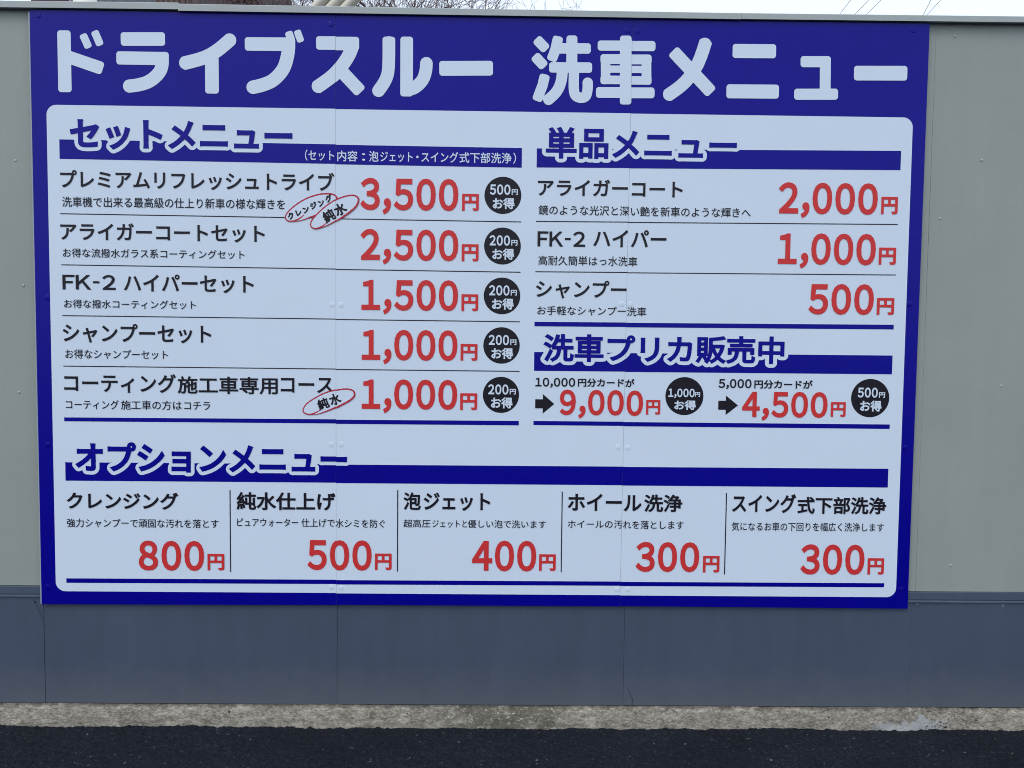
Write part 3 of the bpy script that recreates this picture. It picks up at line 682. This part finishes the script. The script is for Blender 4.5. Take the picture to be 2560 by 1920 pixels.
Z = np.where((np.abs(X) > 4) | (Y < -1.2), 0, Z)
edge = np.clip((Y+.05)/.05, 0, 1)
Z += edge*(.004*vnoise(X*3, Y*0, 31)+.0022*vnoise(X*13, Y*0, 25)+.0024*np.maximum(vnoise(X*70, Y*70, 26), 0)*1.6-.0018)
nx, ny = len(xs), len(ys)
v = np.stack([X.ravel(), Y.ravel(), Z.ravel()], 1).tolist()
f = [(j*nx+i, j*nx+i+1, (j+1)*nx+i+1, (j+1)*nx+i) for j in range(ny-1) for i in range(nx-1)]
tag(mesh_obj('road', v, f, asphalt(), None, True), kind='structure', label='fresh black asphalt in front of the wall')
gm = mat('gravel_soil', (.16, .15, .13), rough=.95, noise=.3, nscale=3, bump=.6, bscale=40, bdist=.01)
tag(mesh_obj('ground', [(-120, .112, -.004), (120, .112, -.004), (120, 200, -.004), (-120, 200, -.004)], [(0, 1, 2, 3)], gm), kind='structure', label='bare ground behind the wall')

# ------------------------------------------------------------------ what shows above the wall
# white pole just behind the wall
p0 = Vector((-1.874, 1.27, 0))
pole = empty('pole', (p0.x, p0.y, 0))
tag(pole, 'cream white round pole standing behind the wall at the left', 'pole')
m_pole = mat('cream_paint', (.70, .70, .62), rough=.35, noise=.05, nscale=6)
MB().tube([(0, 0, 0), (0, 0, 3.4)], .049, 24).obj('shaft', m_pole, pole, True)
MB().tube([(0, 0, 3.4), (0, 0, 3.42), (0, 0, 3.44)], [.054, .054, .03], 24).obj('cap', m_pole, pole, True)
MB().box(-.11, .11, -.11, .11, 0, .012).obj('base_plate', m_pole, pole)
# three slanting pipes
m_pipe = mat('cream_pipe', (.52, .50, .42), rough=.4, noise=.08, nscale=5)
m_clip = mat('pipe_clip', (.12, .10, .08), rough=.6)
for k, (px, lab) in enumerate(((-.700, 'leftmost of three parallel cream pipes slanting up behind the wall'), (-.637, 'middle one of three parallel cream pipes slanting up behind the wall'), (-.578, 'rightmost of three parallel cream pipes slanting up behind the wall'))):
    b = Vector((px, .847, 2.595)); o = empty('pipe', (b.x, b.y, 0)); tag(o, lab, 'pipe', 'slanting pipes behind the wall')
    z = b.z; s = .94
    pts = [(-.52, 0, 0), (-.52, 0, z-.68), (-.515, 0, z-.62), (-.49, 0, z-.555), (-.45, 0, z-.49), (-.1, 0, z-.1/.94), (.55*s, 0, z+.55), (.60*s, 0, z+.62), (.62*s, 0, z+.70), (.62*s, 0, z+1.3)]
    MB().tube(pts, .0215, 16).obj('tube', m_pipe, o, True)
    MB().tube([(.62*s, 0, z+1.3), (.62*s, 0, z+1.36)], .028, 16).obj('end_cap', m_clip, o, True)
# house behind, left
hm = mat('slate_siding', (.16, .185, .22), rough=.7, noise=.1, nscale=2); hb = mat('brown_siding', (.15, .10, .085), rough=.7, noise=.25, nscale=6); hr = mat('maroon_siding', (.075, .05, .055), rough=.7, noise=.2, nscale=3)
rf = mat('dark_roof', (.05, .05, .055), rough=.7); gl = mat('window_glass', (.03, .04, .05), rough=.1); wf = mat('window_frame', (.5, .5, .5), rough=.4)
HXS = {52: -8.136, 156: -7.433, 160: -7.406, 196: -7.163, 260: -6.73, 270: -6.663, 330: -6.257, 386: -5.879, 482: -5.23, 497: -5.128}   # where each part of the facade begins
def hx(k): return HXS[k]
y0 = 11.0; zt = 6.888
house = empty('house', (hx(270), y0, 0)); tag(house, 'grey and brown clad house standing behind the wall at the left', 'house')
HX = house.location.x
def hbox(name, xa, xb, ya, yb, za, zb, m): return MB().box(xa-HX, xb-HX, ya-y0, yb-y0, za, zb).obj(name, m, house)
hbox('side_wall', hx(52), hx(196), y0+.3, y0+6, 0, zt+.9, hr)
hbox('wall', hx(196)+.003, hx(386), y0+.15, y0+6, 0, zt+.9, hm)
clad = hbox('brown_cladding', hx(386)+.003, hx(482), y0, y0+6, 0, zt+.9, hb)
g = MB()
for i in range(7):
    a = hx(386)+(hx(482)-hx(386))*(i+.5)/7; g.box(a-.012-HX, a+.012-HX, -.02, -.002, 0, zt+.88)
g.obj('batten', hr, clad)
hbox('corner_post', hx(482)+.003, hx(497), y0-.05, y0+6, 0, zt+.9, hr)
hbox('downpipe', hx(156), hx(160), y0+.22, y0+.28, 0, zt+.85, wf)
for zc in (1.6, 4.2):
    a, b_ = hx(260), hx(330); fr = hbox('window', a, b_, y0+.10, y0+.145, zc-.5, zc+.5, wf)
    MB().box(a+.06-HX, b_-.06-HX, .085, .098, zc-.44, zc+.44).obj('pane', gl, fr)
x0_, x1_ = hx(52)-.4-HX, hx(497)+.4-HX; zr = zt+.905
mesh_obj('roof', [(x0_, -.5, zr), (x1_, -.5, zr), (x1_, 6.5, zr), (x0_, 6.5, zr), (x0_, 3, zr+1.6), (x1_, 3, zr+1.6)], [(0, 1, 5, 4), (2, 3, 4, 5), (0, 4, 3), (1, 2, 5), (3, 2, 1, 0)], rf, house)

# bare trees behind the wall
bark = mat('bark', (.10, .072, .068), rough=.9, noise=.35, nscale=9); twigm = mat('twig_bark', (.12, .075, .075), rough=.9, noise=.3, nscale=5)
def tree(x0, y0, seed, label, H=6.3, spread=1.0, dens=1.0, top=8.5):
    rnd = random.Random(seed); o = empty('bare_tree', (x0, y0, 0)); tag(o, label, 'tree', 'bare trees behind the wall')
    tr = MB(); cr = MB()
    tp = [(0, 0, 0)]; x = y = 0
    for k in range(1, 7): x += rnd.uniform(-.08, .08); y += rnd.uniform(-.08, .08); tp.append((x, y, H*.4*k/6))
    tr.tube(tp, [.17-.012*k for k in range(7)], 10)
    def grow(p, dr, r, L, lev):
        n = 4 if lev < 3 else 3; pts = [p]; q = p.copy(); dd = dr.copy(); rads = [r]
        for k in range(n):
            dd = (dd+Vector((rnd.gauss(0, .16), rnd.gauss(0, .16), rnd.gauss(.05, .12)))).normalized(); q = q+dd*L/n; pts.append(q.copy()); rads.append(max(r*(1-.5*(k+1)/n), .0022))
        cr.tube(pts, rads, 6 if lev < 2 else 4 if lev < 4 else 3, caps=False)
        if lev >= 6: return
        m = (3, 4, 4, 4, 4, 3)[lev]; m = max(1, int(round(m*dens*rnd.uniform(.75, 1.2))))
        for j in range(m):
            t = rnd.uniform(.3, 1) if j else 1.0; i = min(int(t*n), n-1); pp = pts[i].lerp(pts[i+1], t*n-i) if t < 1 else pts[-1]
            ax = Vector((rnd.gauss(0, 1), rnd.gauss(0, 1), rnd.gauss(0, .7))).normalized()
            nd = (dd*.75+ax*.75*spread+Vector((0, 0, .12))).normalized()
            grow(pp, nd, max(rads[i]*(.62 if j else .8), .0026), L*rnd.uniform(.55, .8), lev+1)
    base = Vector(tp[-1])
    for k in range(5):
        a = k*2*math.pi/5+rnd.uniform(-.4, .4); grow(base-Vector((0, 0, rnd.uniform(0, .5))), Vector((math.cos(a)*.6, math.sin(a)*.6, 1)).normalized(), .075, H*.33, 0)
    tr.obj('trunk', bark, o, True); c = cr.obj('crown', twigm, o)
    return o
tree(-1.136, 8.374, 3, 'bare brown tree behind the wall, right of the slanting pipes', dens=.9)
tree(-3.673, 9.426, 8, 'bare brown tree behind the wall, between the house and the slanting pipes', dens=.9)
tree(-2.991, 12.489, 5, 'bare brown tree behind the wall, directly behind the slanting pipes', H=7.5, dens=.86)

# overhead wires, far behind at the right
wm = mat('cable', (.10, .10, .11), rough=.5)
for k, (xa, xb, lab) in enumerate([((19.402, 44.411, 20.452), (10.097, 15.092, 12.643), 'leftmost overhead wire at the upper right'), ((20.15, 44.403, 20.46), (11.122, 15.08, 12.654), 'second overhead wire from the left at the upper right'), ((20.803, 44.395, 20.467), (11.571, 15.075, 12.659), 'third overhead wire from the left at the upper right'), ((24.626, 44.351, 20.506), (11.043, 15.081, 12.653), 'steepest overhead wire at the upper right'), ((24.544, 44.352, 20.505), (12.537, 15.063, 12.669), 'rightmost overhead wire at the upper right')]):
    a = Vector(xa); b_ = Vector(xb)
    pts = []
    for i in range(13):
        t = i/12; p = a.lerp(b_, t); p.z -= .25*4*t*(1-t); pts.append(p)
    e0 = a+(a-b_)*.8
    tag(MB().tube([e0]+pts, .0135, 6).obj('overhead_wire', wm, None, True), lab+', crossing the white sky', 'wire', 'overhead wires')
